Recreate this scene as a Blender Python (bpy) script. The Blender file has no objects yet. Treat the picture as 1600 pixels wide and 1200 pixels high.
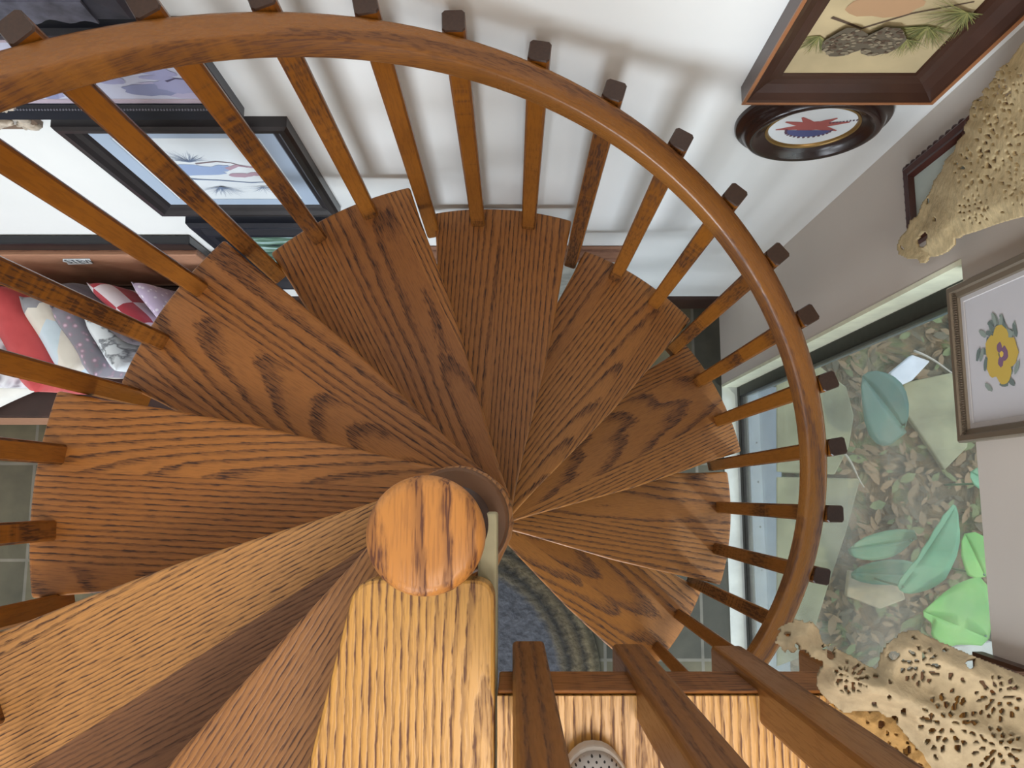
import bpy, bmesh, math, random
from mathutils import Vector, Matrix
random.seed(7)
PI=math.pi
C=bpy.context.scene.collection
CAMZ=3.10; TX=0.138; FP=1250.0
AX,AY=-0.0653,-0.0301          # axis of the spiral
D0,RISE=0.7972,0.1977          # landing below the lens, rise of a tread
YW,XW=0.745,0.82               # back wall, right wall
# ---------- surveying helpers: where a sight line meets a real plane ----------
def ray(u,v):
    d=((u-800)/FP,-(v-600)/FP,-1.0); c,s=math.cos(TX),math.sin(TX)
    return Vector((d[0],c*d[1]-s*d[2],s*d[1]+c*d[2]))
def atz(u,v,dep): d=ray(u,v); p=d*(-dep/d.z); return Vector((p.x,p.y,p.z+CAMZ))
def atx(u,v,X=XW): d=ray(u,v); p=d*(X/d.x); return Vector((p.x,p.y,p.z+CAMZ))
def aty(u,v,Y=YW): d=ray(u,v); p=d*(Y/d.y); return Vector((p.x,p.y,p.z+CAMZ))
# ---------- materials ----------
def newmat(name):
    m=bpy.data.materials.new(name); m.use_nodes=True
    nt=m.node_tree; b=nt.nodes['Principled BSDF']; return m,nt,b
def N(nt,t,**k):
    n=nt.nodes.new(t)
    for a,v in k.items(): setattr(n,a,v)
    return n
def L(nt,a,b): nt.links.new(a,b)
def srgb(r,g,b):
    f=lambda c:(c/255/12.92 if c/255<=.04045 else ((c/255+.055)/1.055)**2.4)
    return (f(r),f(g),f(b),1)
def math_(nt,op,a,b=None,c=None):
    n=N(nt,'ShaderNodeMath',operation=op)
    for i,x in enumerate((a,b,c)):
        if x is None: continue
        if isinstance(x,(int,float)): n.inputs[i].default_value=x
        else: L(nt,x,n.inputs[i])
    return n.outputs[0]
def ramp(nt,fac,stops):
    r=N(nt,'ShaderNodeValToRGB'); L(nt,fac,r.inputs[0]); e=r.color_ramp.elements
    while len(e)>1: e.remove(e[0])
    e[0].position=stops[0][0]; e[0].color=stops[0][1]
    for p,c in stops[1:]:
        x=e.new(p); x.color=c
    return r.outputs[0]
def plain(name,col,rough=.6,metal=0,noise=0,scale=20,bump=0,spec=.5):
    m,nt,b=newmat(name); b.inputs['Roughness'].default_value=rough; b.inputs['Metallic'].default_value=metal
    b.inputs['Specular IOR Level'].default_value=spec
    if noise:
        tc=N(nt,'ShaderNodeTexCoord'); n=N(nt,'ShaderNodeTexNoise'); n.inputs['Scale'].default_value=scale; n.inputs['Detail'].default_value=6
        L(nt,tc.outputs['Object'],n.inputs['Vector'])
        lo=tuple(c*(1-noise) for c in col[:3])+(1,); hi=tuple(min(1,c*(1+noise)) for c in col[:3])+(1,)
        L(nt,ramp(nt,n.outputs['Fac'],[(.3,lo),(.7,hi)]),b.inputs['Base Color'])
        if bump:
            bp=N(nt,'ShaderNodeBump'); bp.inputs['Strength'].default_value=bump; bp.inputs['Distance'].default_value=.01
            L(nt,n.outputs['Fac'],bp.inputs['Height']); L(nt,bp.outputs[0],b.inputs['Normal'])
    else: b.inputs['Base Color'].default_value=col
    return m
def oak(name,light,mid,dark,rough=.33,rings=1.0,axis=0,board=.13,tonevar=.35,slope=.12,fine=1.0,split=None):
    """plain sawn red oak: cathedral rings, pore dashes, glued up boards"""
    m,nt,b=newmat(name)
    tc=N(nt,'ShaderNodeTexCoord'); oi=N(nt,'ShaderNodeObjectInfo')
    sp=N(nt,'ShaderNodeSeparateXYZ'); L(nt,tc.outputs['Object'],sp.inputs[0])
    o=[sp.outputs[0],sp.outputs[1],sp.outputs[2]]
    if axis==0: x,y,z=o[0],o[1],o[2]
    elif axis==1: x,y,z=o[1],o[0],o[2]
    else: x,y,z=o[2],o[0],o[1]
    rnd=oi.outputs['Random']
    yb=math_(nt,'DIVIDE',y,board); yb=math_(nt,'ADD',yb,math_(nt,'MULTIPLY',rnd,3.7)); bi=math_(nt,'FLOOR',yb)
    wn=N(nt,'ShaderNodeTexWhiteNoise',noise_dimensions='2D'); cv=N(nt,'ShaderNodeCombineXYZ'); L(nt,bi,cv.inputs[0]); L(nt,math_(nt,'MULTIPLY',rnd,91.0),cv.inputs[1]); L(nt,cv.outputs[0],wn.inputs['Vector'])
    sw=N(nt,'ShaderNodeSeparateColor'); L(nt,wn.outputs['Color'],sw.inputs[0])
    r1,r2,r3=sw.outputs[0],sw.outputs[1],sw.outputs[2]
    # ring centre of the board
    yf=math_(nt,'SUBTRACT',math_(nt,'FRACT',yb),.5); yl=math_(nt,'MULTIPLY',yf,board)
    yc=math_(nt,'SUBTRACT',yl,math_(nt,'MULTIPLY',math_(nt,'SUBTRACT',r1,.5),.26))
    xo=math_(nt,'ADD',x,math_(nt,'MULTIPLY',r2,7.0))
    # low frequency wobble stretched along the grain
    cw=N(nt,'ShaderNodeCombineXYZ'); L(nt,math_(nt,'MULTIPLY',xo,1.5),cw.inputs[0]); L(nt,math_(nt,'MULTIPLY',y,6.0),cw.inputs[1]); L(nt,math_(nt,'MULTIPLY',rnd,40),cw.inputs[2])
    nw=N(nt,'ShaderNodeTexNoise'); nw.inputs['Scale'].default_value=1.0; nw.inputs['Detail'].default_value=3; L(nt,cw.outputs[0],nw.inputs['Vector'])
    wob=math_(nt,'MULTIPLY',math_(nt,'SUBTRACT',nw.outputs['Fac'],.5),.03)
    cj=N(nt,'ShaderNodeCombineXYZ'); L(nt,math_(nt,'MULTIPLY',xo,60),cj.inputs[0]); L(nt,math_(nt,'MULTIPLY',y,160),cj.inputs[1])
    nj=N(nt,'ShaderNodeTexNoise'); nj.inputs['Scale'].default_value=1.0; nj.inputs['Detail'].default_value=4; L(nt,cj.outputs[0],nj.inputs['Vector'])
    jag=math_(nt,'MULTIPLY',math_(nt,'SUBTRACT',nj.outputs['Fac'],.5),.004)
    zz=math_(nt,'ADD',math_(nt,'ADD',math_(nt,'MULTIPLY',xo,math_(nt,'MULTIPLY',math_(nt,'SUBTRACT',r3,.35),slope)),.022),wob)
    rr=math_(nt,'SQRT',math_(nt,'ADD',math_(nt,'MULTIPLY',yc,yc),math_(nt,'MULTIPLY',zz,zz)))
    rr=math_(nt,'ADD',math_(nt,'ADD',rr,jag),math_(nt,'MULTIPLY',wob,.25))
    f=math_(nt,'FRACT',math_(nt,'MULTIPLY',rr,105*rings))
    ring=ramp(nt,f,[(0,(0,0,0,1)),(.45,(.1,.1,.1,1)),(.72,(.85,.85,.85,1)),(.86,(1,1,1,1)),(.97,(.1,.1,.1,1)),(1,(0,0,0,1))])
    # pores
    cp=N(nt,'ShaderNodeCombineXYZ'); L(nt,math_(nt,'MULTIPLY',xo,30),cp.inputs[0]); L(nt,math_(nt,'MULTIPLY',y,420*fine),cp.inputs[1]); L(nt,math_(nt,'MULTIPLY',z,300),cp.inputs[2])
    npz=N(nt,'ShaderNodeTexNoise'); npz.inputs['Scale'].default_value=1; npz.inputs['Detail'].default_value=2; L(nt,cp.outputs[0],npz.inputs['Vector'])
    pore=ramp(nt,npz.outputs['Fac'],[(.48,(0,0,0,1)),(.60,(1,1,1,1))])
    a=math_(nt,'MULTIPLY',ring,math_(nt,'ADD',math_(nt,'MULTIPLY',pore,.45),.62))
    a=math_(nt,'ADD',a,math_(nt,'MULTIPLY',pore,.2))
    a=math_(nt,'MULTIPLY',a,.9)
    mx=N(nt,'ShaderNodeMix',data_type='RGBA'); L(nt,math_(nt,'ADD',math_(nt,'MULTIPLY',nw.outputs['Fac'],.5),math_(nt,'MULTIPLY',math_(nt,'SUBTRACT',r2,.5),tonevar*2)),mx.inputs['Factor'])
    
    if split is not None:
        L(nt,math_(nt,'GREATER_THAN',math_(nt,'SUBTRACT',y,math_(nt,'MULTIPLY',x,.10)),split),mx.inputs['Factor'])
    mx.inputs['A'].default_value=light; mx.inputs['B'].default_value=mid
    m2=N(nt,'ShaderNodeMix',data_type='RGBA'); L(nt,a,m2.inputs['Factor']); L(nt,mx.outputs['Result'],m2.inputs['A']); m2.inputs['B'].default_value=dark
    L(nt,m2.outputs['Result'],b.inputs['Base Color'])
    L(nt,math_(nt,'ADD',math_(nt,'MULTIPLY',a,.25),rough),b.inputs['Roughness'])
    bp=N(nt,'ShaderNodeBump'); bp.inputs['Strength'].default_value=.25; bp.inputs['Distance'].default_value=.0015; bp.invert=True
    L(nt,a,bp.inputs['Height']); L(nt,bp.outputs[0],b.inputs['Normal'])
    return m
M={}
M['tread']=oak('oak_tread',srgb(178,116,54),srgb(142,86,38),srgb(66,36,20),board=.16)
M['tread_pale']=oak('oak_tread_pale',srgb(202,148,88),srgb(140,98,66),srgb(84,54,38),rings=1.5,board=.17,split=-.045)
M['tread_b']=oak('oak_tread_top',srgb(172,120,70),srgb(146,96,58),srgb(84,52,36),rings=1.4,board=.3,tonevar=.2,slope=.03)
M['landing']=oak('oak_landing',srgb(206,156,80),srgb(186,132,62),srgb(96,58,34),axis=1,rings=1.25,board=.34,tonevar=.1,slope=.03)
M['cap']=oak('oak_cap',srgb(204,140,72),srgb(188,122,56),srgb(96,54,34),axis=1,rings=.8,board=.5,tonevar=.1,slope=.12)
M['baluster']=oak('oak_baluster',srgb(146,88,26),srgb(116,66,18),srgb(66,34,12),axis=2,rings=.9,board=.2,tonevar=.3,rough=.3,slope=.05)
M['rail']=oak('oak_handrail',srgb(152,100,46),srgb(132,82,36),srgb(92,54,28),axis=0,rings=.6,board=.4,tonevar=.1,rough=.26,slope=.05)
M['darkwood']=plain('dark_stained_wood',srgb(56,34,26),.35,noise=.35,scale=12)
M['collar']=plain('brown_collar_wood',srgb(104,70,44),.45,noise=.25,scale=14)
M['bench']=oak('bench_wood',srgb(178,132,104),srgb(158,112,88),srgb(120,80,62),axis=0,rings=.35,board=.5,tonevar=.1,rough=.45,slope=.02)
M['endgrain']=plain('dark_end_grain',srgb(62,42,32),.4,noise=.2,scale=200)
def wallmat(name,col):
    return plain(name,col,.75,noise=.025,scale=3,bump=.02,spec=.25)
M['wall']=wallmat('white_wall_paint',srgb(230,231,229))
M['wallr']=wallmat('warm_grey_wall_paint',srgb(206,196,186))
M['ceiling']=wallmat('ceiling_paint',srgb(235,232,226))
M['jamb']=plain('cream_jamb_paint',srgb(236,236,208),.6,noise=.08,scale=25)
M['blackmetal']=plain('dark_bronze_metal',srgb(38,36,32),.45,.5,noise=.3,scale=60)
M['alu']=plain('grey_aluminium',srgb(112,122,130),.45,.4,noise=.08,scale=30)
M['steel']=plain('cream_painted_steel',srgb(176,170,138),.5,.0,noise=.25,scale=18)
M['dark']=plain('near_black_paint',srgb(26,26,30),.3)
# floor tiles
def tilemat():
    m,nt,b=newmat('slate_floor_tiles'); tc=N(nt,'ShaderNodeTexCoord'); mp=N(nt,'ShaderNodeMapping'); mp.inputs['Location'].default_value=(1.842-.0,.245,0)
    L(nt,tc.outputs['Object'],mp.inputs['Vector'])
    br=N(nt,'ShaderNodeTexBrick'); br.offset=0.0; br.inputs['Scale'].default_value=1; br.inputs['Mortar Size'].default_value=.006; br.inputs['Brick Width'].default_value=.365; br.inputs['Row Height'].default_value=.365
    br.inputs['Color1'].default_value=srgb(116,110,88); br.inputs['Color2'].default_value=srgb(74,74,66); br.inputs['Mortar'].default_value=srgb(134,130,120); br.inputs['Mortar Smooth'].default_value=.2
    L(nt,mp.outputs[0],br.inputs['Vector'])
    n=N(nt,'ShaderNodeTexNoise'); n.inputs['Scale'].default_value=9; n.inputs['Detail'].default_value=8; L(nt,tc.outputs['Object'],n.inputs['Vector'])
    mx=N(nt,'ShaderNodeMix',data_type='RGBA',blend_type='MULTIPLY'); mx.inputs['Factor'].default_value=.75; L(nt,br.outputs['Color'],mx.inputs['A'])
    L(nt,ramp(nt,n.outputs['Fac'],[(.3,(.45,.47,.45,1)),(.7,(1.0,.98,.9,1))]),mx.inputs['B']); L(nt,mx.outputs['Result'],b.inputs['Base Color'])
    b.inputs['Roughness'].default_value=.45
    bp=N(nt,'ShaderNodeBump'); bp.inputs['Strength'].default_value=.3; bp.inputs['Distance'].default_value=.01; L(nt,n.outputs['Fac'],bp.inputs['Height']); L(nt,bp.outputs[0],b.inputs['Normal'])
    return m
M['tile']=tilemat()
def rugmat():
    m,nt,b=newmat('braided_rug_wool'); tc=N(nt,'ShaderNodeTexCoord'); sp=N(nt,'ShaderNodeVectorMath',operation='LENGTH'); L(nt,tc.outputs['Object'],sp.inputs[0])
    n=N(nt,'ShaderNodeTexNoise'); n.inputs['Scale'].default_value=45; n.inputs['Detail'].default_value=6; L(nt,tc.outputs['Object'],n.inputs['Vector'])
    r=math_(nt,'ADD',sp.outputs['Value'],math_(nt,'MULTIPLY',math_(nt,'SUBTRACT',n.outputs['Fac'],.5),.03))
    c=ramp(nt,math_(nt,'DIVIDE',r,.6),[(0,srgb(86,88,96)),(.72,srgb(92,94,100)),(.76,srgb(104,96,80)),(.80,srgb(58,56,52)),(.86,srgb(116,104,80)),(.90,srgb(64,60,52)),(.94,srgb(122,110,84)),(.97,srgb(88,80,62)),(1,srgb(110,100,78))])
    mx=N(nt,'ShaderNodeMix',data_type='RGBA',blend_type='MULTIPLY'); mx.inputs['Factor'].default_value=.6; L(nt,c,mx.inputs['A']); L(nt,ramp(nt,n.outputs['Fac'],[(.35,(.4,.4,.4,1)),(.65,(1.2,1.2,1.2,1))]),mx.inputs['B'])
    L(nt,mx.outputs['Result'],b.inputs['Base Color']); b.inputs['Roughness'].default_value=.95
    bp=N(nt,'ShaderNodeBump'); bp.inputs['Strength'].default_value=.8; bp.inputs['Distance'].default_value=.01; L(nt,n.outputs['Fac'],bp.inputs['Height']); L(nt,bp.outputs[0],b.inputs['Normal'])
    return m
M['rug']=rugmat()
# ---------- object helpers ----------
def link(name,bm,mat,parent=None,smooth=False,loc=None,mats=None,bevel=0,bseg=2):
    me=bpy.data.meshes.new(name); bmesh.ops.recalc_face_normals(bm,faces=bm.faces); bm.to_mesh(me); bm.free()
    for mm in (mats or [mat]): me.materials.append(mm)
    if smooth:
        for p in me.polygons: p.use_smooth=True
    o=bpy.data.objects.new(name,me); C.objects.link(o)
    if parent: o.parent=parent
    if loc is not None: o.location=loc
    if bevel:
        md=o.modifiers.new('Bevel','BEVEL'); md.width=bevel; md.segments=bseg; md.limit_method='ANGLE'; md.angle_limit=math.radians(40)
    return o
def tag(o,label,cat,group=None,kind=None):
    o['label']=label
    if cat: o['category']=cat
    if group: o['group']=group
    if kind: o['kind']=kind
    return o
def struct(o,label=None):
    o['kind']='structure'
    if label: o['label']=label
    return o
def empty(name,loc,rz=0):
    o=bpy.data.objects.new(name,None); C.objects.link(o); o.location=loc; o.rotation_euler=(0,0,rz); o.empty_display_size=.05; return o
def box(bm,x0,x1,y0,y1,z0,z1):
    vs=[bm.verts.new(p) for p in ((x0,y0,z0),(x1,y0,z0),(x1,y1,z0),(x0,y1,z0),(x0,y0,z1),(x1,y0,z1),(x1,y1,z1),(x0,y1,z1))]
    for f in ((0,3,2,1),(4,5,6,7),(0,1,5,4),(1,2,6,5),(2,3,7,6),(3,0,4,7)): bm.faces.new([vs[i] for i in f])
def prism(bm,pts,z0,z1,mi=0):
    a=[bm.verts.new((p[0],p[1],z0)) for p in pts]; b=[bm.verts.new((p[0],p[1],z1)) for p in pts]; n=len(pts)
    fs=[bm.faces.new(b),bm.faces.new(a[::-1])]
    for i in range(n): fs.append(bm.faces.new((a[i],a[(i+1)%n],b[(i+1)%n],b[i])))
    for f in fs: f.material_index=mi
def loft(bm,loops,closed=True,capends=False):
    R=[[bm.verts.new(p) for p in l] for l in loops]
    n=len(loops[0])
    for a,b in zip(R,R[1:]):
        for i in range(n if closed else n-1):
            j=(i+1)%n; bm.faces.new((a[i],a[j],b[j],b[i]))
    if capends: bm.faces.new(R[0][::-1]); bm.faces.new(R[-1])
    return R
def lathe(bm,prof,n=64):
    loops=[[(r*math.cos(2*PI*i/n),r*math.sin(2*PI*i/n),z) for i in range(n)] for r,z in prof]
    loft(bm,loops,True,True)
# ================= SETTING =================
bm=bmesh.new(); box(bm,-3.7,XW+.12,-3.7,YW+.1,-.12,0); struct(link('floor',bm,M['tile']),'dark slate tiled lower floor')
bm=bmesh.new(); box(bm,-3.7,XW+.12,YW,YW+.1,0,4.4); struct(link('wall_back',bm,M['wall']),'white painted wall behind the stairs')
bm=bmesh.new(); box(bm,-3.8,-3.7,-3.7,YW+.1,0,4.4); struct(link('wall_left',bm,M['wall']))
bm=bmesh.new(); box(bm,-3.7,XW+.12,-3.8,-3.7,0,4.4); struct(link('wall_front',bm,M['wall']))
bm=bmesh.new(); box(bm,-3.8,XW+.12,-3.8,YW+.1,4.4,4.5); struct(link('ceiling',bm,M['ceiling']))
# right wall with a low wide window
WY1=.427; WY0=-.95; WZT=CAMZ-1.415
bm=bmesh.new(); T=.10
box(bm,XW,XW+T,WY1,YW,0,4.4); box(bm,XW,XW+T,-3.7,WY0,0,4.4); box(bm,XW,XW+T,WY0,WY1,WZT,4.4)
struct(link('wall_right',bm,M['wallr']),'warm grey wall with a low window')
wroot=empty('window_1',(XW+.055,(WY0+WY1)/2,0)); struct(wroot,'low picture window with dark frame')
def wpart(name,bm,mat,**k):
    o=link(name,bm,mat,wroot,**k); o.matrix_parent_inverse=Matrix.Translation(-Vector(wroot.location)); return o
bm=bmesh.new(); e=.004
box(bm,XW-.001,XW+.058,WY0,WY1,-.0,.006)
wpart('window_sill',bm,plain('worn_white_sill_paint',srgb(226,230,222),.55,noise=.12,scale=14))
bm=bmesh.new(); box(bm,XW-.001,XW+.10,WY1-.010,WY1+.0,.006,WZT); box(bm,XW+.002,XW+.1,WY0,WY1,WZT-.002,WZT)
wpart('window_jamb',bm,M['jamb'])
bm=bmesh.new(); fx0,fx1=XW+.058,XW+.088
y1=WY1-.010; y0=WY0; zt=WZT-.01
box(bm,fx0,fx1,y0,y1,.0,.035); box(bm,fx0,fx1,y1-.04,y1,.035,zt-.03); box(bm,fx0,fx1,y0,y0+.03,.035,zt-.03); box(bm,fx0,fx1,y0,y1,zt-.03,zt)
wpart('window_frame',bm,M['blackmetal'],bevel=.003)
bm=bmesh.new()
box(bm,XW+.088,XW+.215,y0,y1,-.02,.012); box(bm,XW+.088,XW+.098,y0,y1,.012,.03); box(bm,XW+.088,XW+.11,y1-.035,y1-.0,.03,zt)
wpart('window_track',bm,M['alu'],bevel=.002)
bm=bmesh.new()
for yy in (.36,.20,.05,-.12,-.28,-.45):
    bmesh.ops.create_cone(bm,cap_ends=True,segments=10,radius1=.004,radius2=.003,depth=.004,matrix=Matrix.Translation((XW+.125,yy,.014)))
o=wpart('track_screws',bm,M['dark'])
# glass pane; a patchy diffuse layer paints reflected haze into it
m,nt,b=newmat('window_glass'); out=nt.nodes['Material Output']; nt.nodes.remove(b)
tr=N(nt,'ShaderNodeBsdfTransparent'); tr.inputs[0].default_value=(.93,.97,.95,1); gl=N(nt,'ShaderNodeBsdfGlossy'); gl.inputs['Roughness'].default_value=.03
df=N(nt,'ShaderNodeBsdfDiffuse'); df.inputs[0].default_value=(.78,.78,.70,1)
fr=N(nt,'ShaderNodeLayerWeight'); fr.inputs[0].default_value=.5
mx=N(nt,'ShaderNodeMixShader'); L(nt,math_(nt,'ADD',math_(nt,'MULTIPLY',math_(nt,'POWER',fr.outputs['Facing'],4.0),.5),.03),mx.inputs[0]); L(nt,tr.outputs[0],mx.inputs[1]); L(nt,gl.outputs[0],mx.inputs[2])
tc=N(nt,'ShaderNodeTexCoord'); nz=N(nt,'ShaderNodeTexNoise'); nz.inputs['Scale'].default_value=3.0; nz.inputs['Detail'].default_value=5; L(nt,tc.outputs['Object'],nz.inputs['Vector'])
m2=N(nt,'ShaderNodeMixShader'); L(nt,math_(nt,'MULTIPLY',math_(nt,'POWER',nz.outputs['Fac'],2.0),.55),m2.inputs[0]); L(nt,mx.outputs[0],m2.inputs[1]); L(nt,df.outputs[0],m2.inputs[2]); L(nt,m2.outputs[0],out.inputs[0])
M['glass']=m
bm=bmesh.new(); box(bm,XW+.070,XW+.075,y0+.02,y1-.03,.03,zt-.02); wpart('window_pane',bm,M['glass'])
# baseboards
bm=bmesh.new(); box(bm,-3.7,XW,YW-.014,YW,0,.15); struct(link('baseboard_back',bm,M['darkwood'],bevel=.003))
# upper floor slab (the landing) and boards
LZ=CAMZ-D0
bm=bmesh.new(); box(bm,-.014,XW,-3.7,-.190,LZ-.03,LZ); o=link('floor',bm,M['landing']); struct(o,'golden oak boards of the upper landing')
o.location=(0,0,0)
bm=bmesh.new(); box(bm,-.36,XW,-3.7,-.72,LZ-.20,LZ-.031); struct(link('trim_1',bm,M['darkwood']),'dark joists below the landing')
# ================= SPIRAL STAIRCASE =================
stair=empty('spiral_staircase',(AX,AY,0))
tag(stair,'oak spiral staircase winding down around a central pole','staircase')
def spart(name,bm,mat,**k):
    o=link(name,bm,mat,stair,**k); return o
# pole + cap (coordinates relative to the axis)
capz=CAMZ-.603
bm=bmesh.new(); lathe(bm,[(.041,.0),(.041,capz-.035)],48); pole=spart('center_pole',bm,M['darkwood'],smooth=False)
for p in pole.data.polygons: p.use_smooth=len(p.vertices)==4
bm=bmesh.new(); lathe(bm,[(.030,-.036),(.0425,-.034),(.045,-.026),(.0452,-.012),(.0436,-.005),(.0405,-.0018),(.036,-.0003),(.02,0)],72)
cap=link('pole_cap',bm,M['cap'],stair,smooth=True,loc=(0,0,capz)); cap['label']='round turned oak cap with bold grain'
# treads
CTR={1:238,2:207.6,3:177.2,4:147.1,5:116.5,6:86.6,7:55.6,8:25.3,9:-5.8,10:-35.6}
def tread_outline():
    cw=[(0.0,-.066),(.05,-.072),(.12,-.083),(.25,-.107),(.40,-.134),(.55,-.153),(.66,-.164)]
    a0=-math.asin(.176/.763); a1=math.asin(.180/.763)
    arc=[(.763*math.cos(a0+(a1-a0)*i/18),.763*math.sin(a0+(a1-a0)*i/18)) for i in range(19)]
    ccw=[(x,-y*1.03) for x,y in cw[::-1]]
    hub=[(.066*math.cos(t),.068*math.sin(t)) for t in [PI/2+PI*i/12 for i in range(1,12)]]
    return cw+arc+ccw+hub
TO=tread_outline()
tmats={1:M['tread_b'],2:M['tread_pale'],3:M['tread']}
for k in range(1,11):
    z=CAMZ-(D0+RISE*k)
    bm=bmesh.new(); prism(bm,TO,-.036,0)
    t=link('tread',bm,tmats.get(k,M['tread']),stair,loc=(0,0,z),bevel=.006,bseg=3); t.rotation_euler=(0,0,math.radians(CTR[k]))
    # riser block / collar spacer between the treads
    if k<10:
        bm=bmesh.new(); lathe(bm,[(.062,-RISE+.0005),(.062,-.0365)],40); c=link('pole_collar',bm,M['collar'],stair,loc=(0,0,z))
        for p in c.data.polygons: p.use_smooth=len(p.vertices)==4
bm=bmesh.new(); lathe(bm,[(.062,-RISE+.0005),(.062,-.135),(.058,-.13)],40); c=link('pole_collar',bm,M['collar'],stair,loc=(0,0,LZ))
for p in c.data.polygons: p.use_smooth=len(p.vertices)==4
# landing board (top step) as one rounded board
def rounded_poly(pts,rad,seg=6):
    out=[]
    n=len(pts)
    for i,p in enumerate(pts):
        r=rad[i]
        if r<=0: out.append(p); continue
        a=Vector(pts[i-1])-Vector(p); b=Vector(pts[(i+1)%n])-Vector(p); a.normalize(); b.normalize()
        P=Vector(p); s=P+a*r; e_=P+b*r
        for j in range(seg+1):
            t=j/seg; out.append(tuple((1-t)**2*s+2*t*(1-t)*P+t*t*e_))
    return out
lb=[(-.0165,-.081),(-.0165,-.95),(-.345,-.95),(-.193,-.255),(-.152,-.081)]
lb=[(x-AX,y-AY) for x,y in lb]
bm=bmesh.new(); prism(bm,rounded_poly(lb,[.022,0,0,0,.022]),LZ-.036,LZ+.0015)
o=spart('landing_board',bm,M['landing'],bevel=.004); o['label']='golden oak top step at landing level'
# cream steel bracket under the landing board
bm=bmesh.new()
p0=atz(777,803,D0+.05)
box(bm,-.035-AX,-.0155-AX,-.081-AY-.25,-.0185-AY,LZ-.12,LZ-.040)
o=spart('steel_bracket',bm,M['steel'],bevel=.003); o['label']='cream painted steel bracket'
# handrail, swept rectangle
def rail_dep(th):   # depth below lens of handrail top
    return RC[0]*th*th+RC[1]*th+RC[2]
RC=(-7.07e-6,-5.442e-3,1.6704)
ths=[-52+ (225+52)*i/120 for i in range(121)]
def build_rail():
    bm=bmesh.new(); ro,ri=.7135,.671; hh=.054; r=.007
    prof=[(ro,-hh+r),(ro,-r),(ro-r*.3,-r*.3),(ro-r,0),(ri+r,0),(ri+r*.3,-r*.3),(ri,-r),(ri,-hh+r),(ri+r*.3,-hh+r*.3),(ri+r,-hh),(ro-r,-hh),(ro-r*.3,-hh+r*.3)]
    loops=[]
    for th in ths:
        a=math.radians(th); z=CAMZ-rail_dep(th)
        loops.append([(q*math.cos(a),q*math.sin(a),z+dz) for q,dz in prof])
    loft(bm,loops,True,True)
    # arc-length coordinate kept as UV for the grain
    uv=bm.loops.layers.uv.new('UVMap')
    for f in bm.faces:
        for l in f.loops:
            x,y,z=l.vert.co; a=math.atan2(y,x); 
            if a<-1.2: a+=2*PI
            l[uv].uv=(a*.69,math.hypot(x,y))
    return bm
bm=build_rail()
# grain along UV: copy of rail material that reads UV instead of object coordinates
mr=M['rail']; nt=mr.node_tree
tcn=[n for n in nt.nodes if n.type=='TEX_COORD'][0]; sp=[n for n in nt.nodes if n.type=='SEPXYZ'][0]
cxyz=N(nt,'ShaderNodeCombineXYZ'); s2=N(nt,'ShaderNodeSeparateXYZ'); s3=N(nt,'ShaderNodeSeparateXYZ')
L(nt,tcn.outputs['UV'],s2.inputs[0]); L(nt,tcn.outputs['Object'],s3.inputs[0]); L(nt,s2.outputs[0],cxyz.inputs[0]); L(nt,s2.outputs[1],cxyz.inputs[1])
L(nt,math_(nt,'ADD',s3.outputs[2],math_(nt,'MULTIPLY',s2.outputs[0],-.38)),cxyz.inputs[2]); L(nt,cxyz.outputs[0],sp.inputs[0])
rail=link('handrail',bm,M['rail'],stair,smooth=True)
md=rail.modifiers.new('EdgeSplit','EDGE_SPLIT'); md.split_angle=math.radians(50)
rail['label']='curved orange-brown oak handrail'
# balusters
BW=.0175; RB=.7325
def baluster(th,ztop,zbot):
    bm=bmesh.new(); w=BW; c=.004; h=ztop-zbot
    sq=[(-w,-w+c),(-w+c,-w),(w-c,-w),(w,-w+c),(w,w-c),(w-c,w),(-w+c,w),(-w,w-c)]
    loft(bm,[[(x,y,-h) for x,y in sq],[(x,y,-.003) for x,y in sq],[(x*.92,y*.92,0) for x,y in sq]],True,True)
    for f in bm.faces:
        if f.normal.z>.9 or all(v.co.z>-.0035 for v in f.verts): f.material_index=1
    a=math.radians(th)
    o=link('baluster',bm,None,stair,loc=(RB*math.cos(a),RB*math.sin(a),ztop),mats=[M['baluster'],M['endgrain']]); o.rotation_euler=(0,0,a)
for k in range(1,11):
    zt=CAMZ-(D0+RISE*k)
    for j,off in enumerate((5.15,-5.15,-15.3)):
        th=CTR[k]+off
        if k==10 and j==2: zb=zt-.20
        elif j<2: zb=zt-.002
        else: zb=zt-.245
        baluster(th,CAMZ-rail_dep(th)+.004,zb)
# ================= LANDING GUARD RAIL =================
guard=empty('landing_railing',(.2,-.195,LZ-.06)); tag(guard,'oak guard railing along the landing edge above the rug','railing')
def gpart(name,bm,mat,**k):
    o=link(name,bm,mat,guard,**k); o.matrix_parent_inverse=Matrix.Translation(-Vector(guard.location)); return o
bm=bmesh.new(); box(bm,-.0135,.815,-.1895,-.1855,LZ-.088,LZ-.004)
gpart('bottom_rail',bm,M['tread'],bevel=.003)
M['gbal']=oak('oak_guard_baluster',srgb(140,92,44),srgb(118,74,34),srgb(84,50,24),axis=2,rings=.7,board=.2,tonevar=.2,rough=.35,slope=.04)
for i,(x0,x1,yb,hh) in enumerate([(.001,.038,-.1737,.90),(.119,.157,-.177,.90),(.236,.274,-.179,.90),(.3395,.3775,-.183,.004)]):
    bm=bmesh.new(); box(bm,-.019,.019,-.040,0,-.19,hh)
    o=link('baluster',bm,M['gbal'],guard,bevel=.005,bseg=3); o.matrix_parent_inverse=Matrix.Translation(-Vector(guard.location)); o.location=((x0+x1)/2,yb+.002,LZ)
bm=bmesh.new(); box(bm,-.30,.815,-.23,-.165,LZ+.902,LZ+.945); gpart('top_rail',bm,M['gbal'],bevel=.006)
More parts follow.
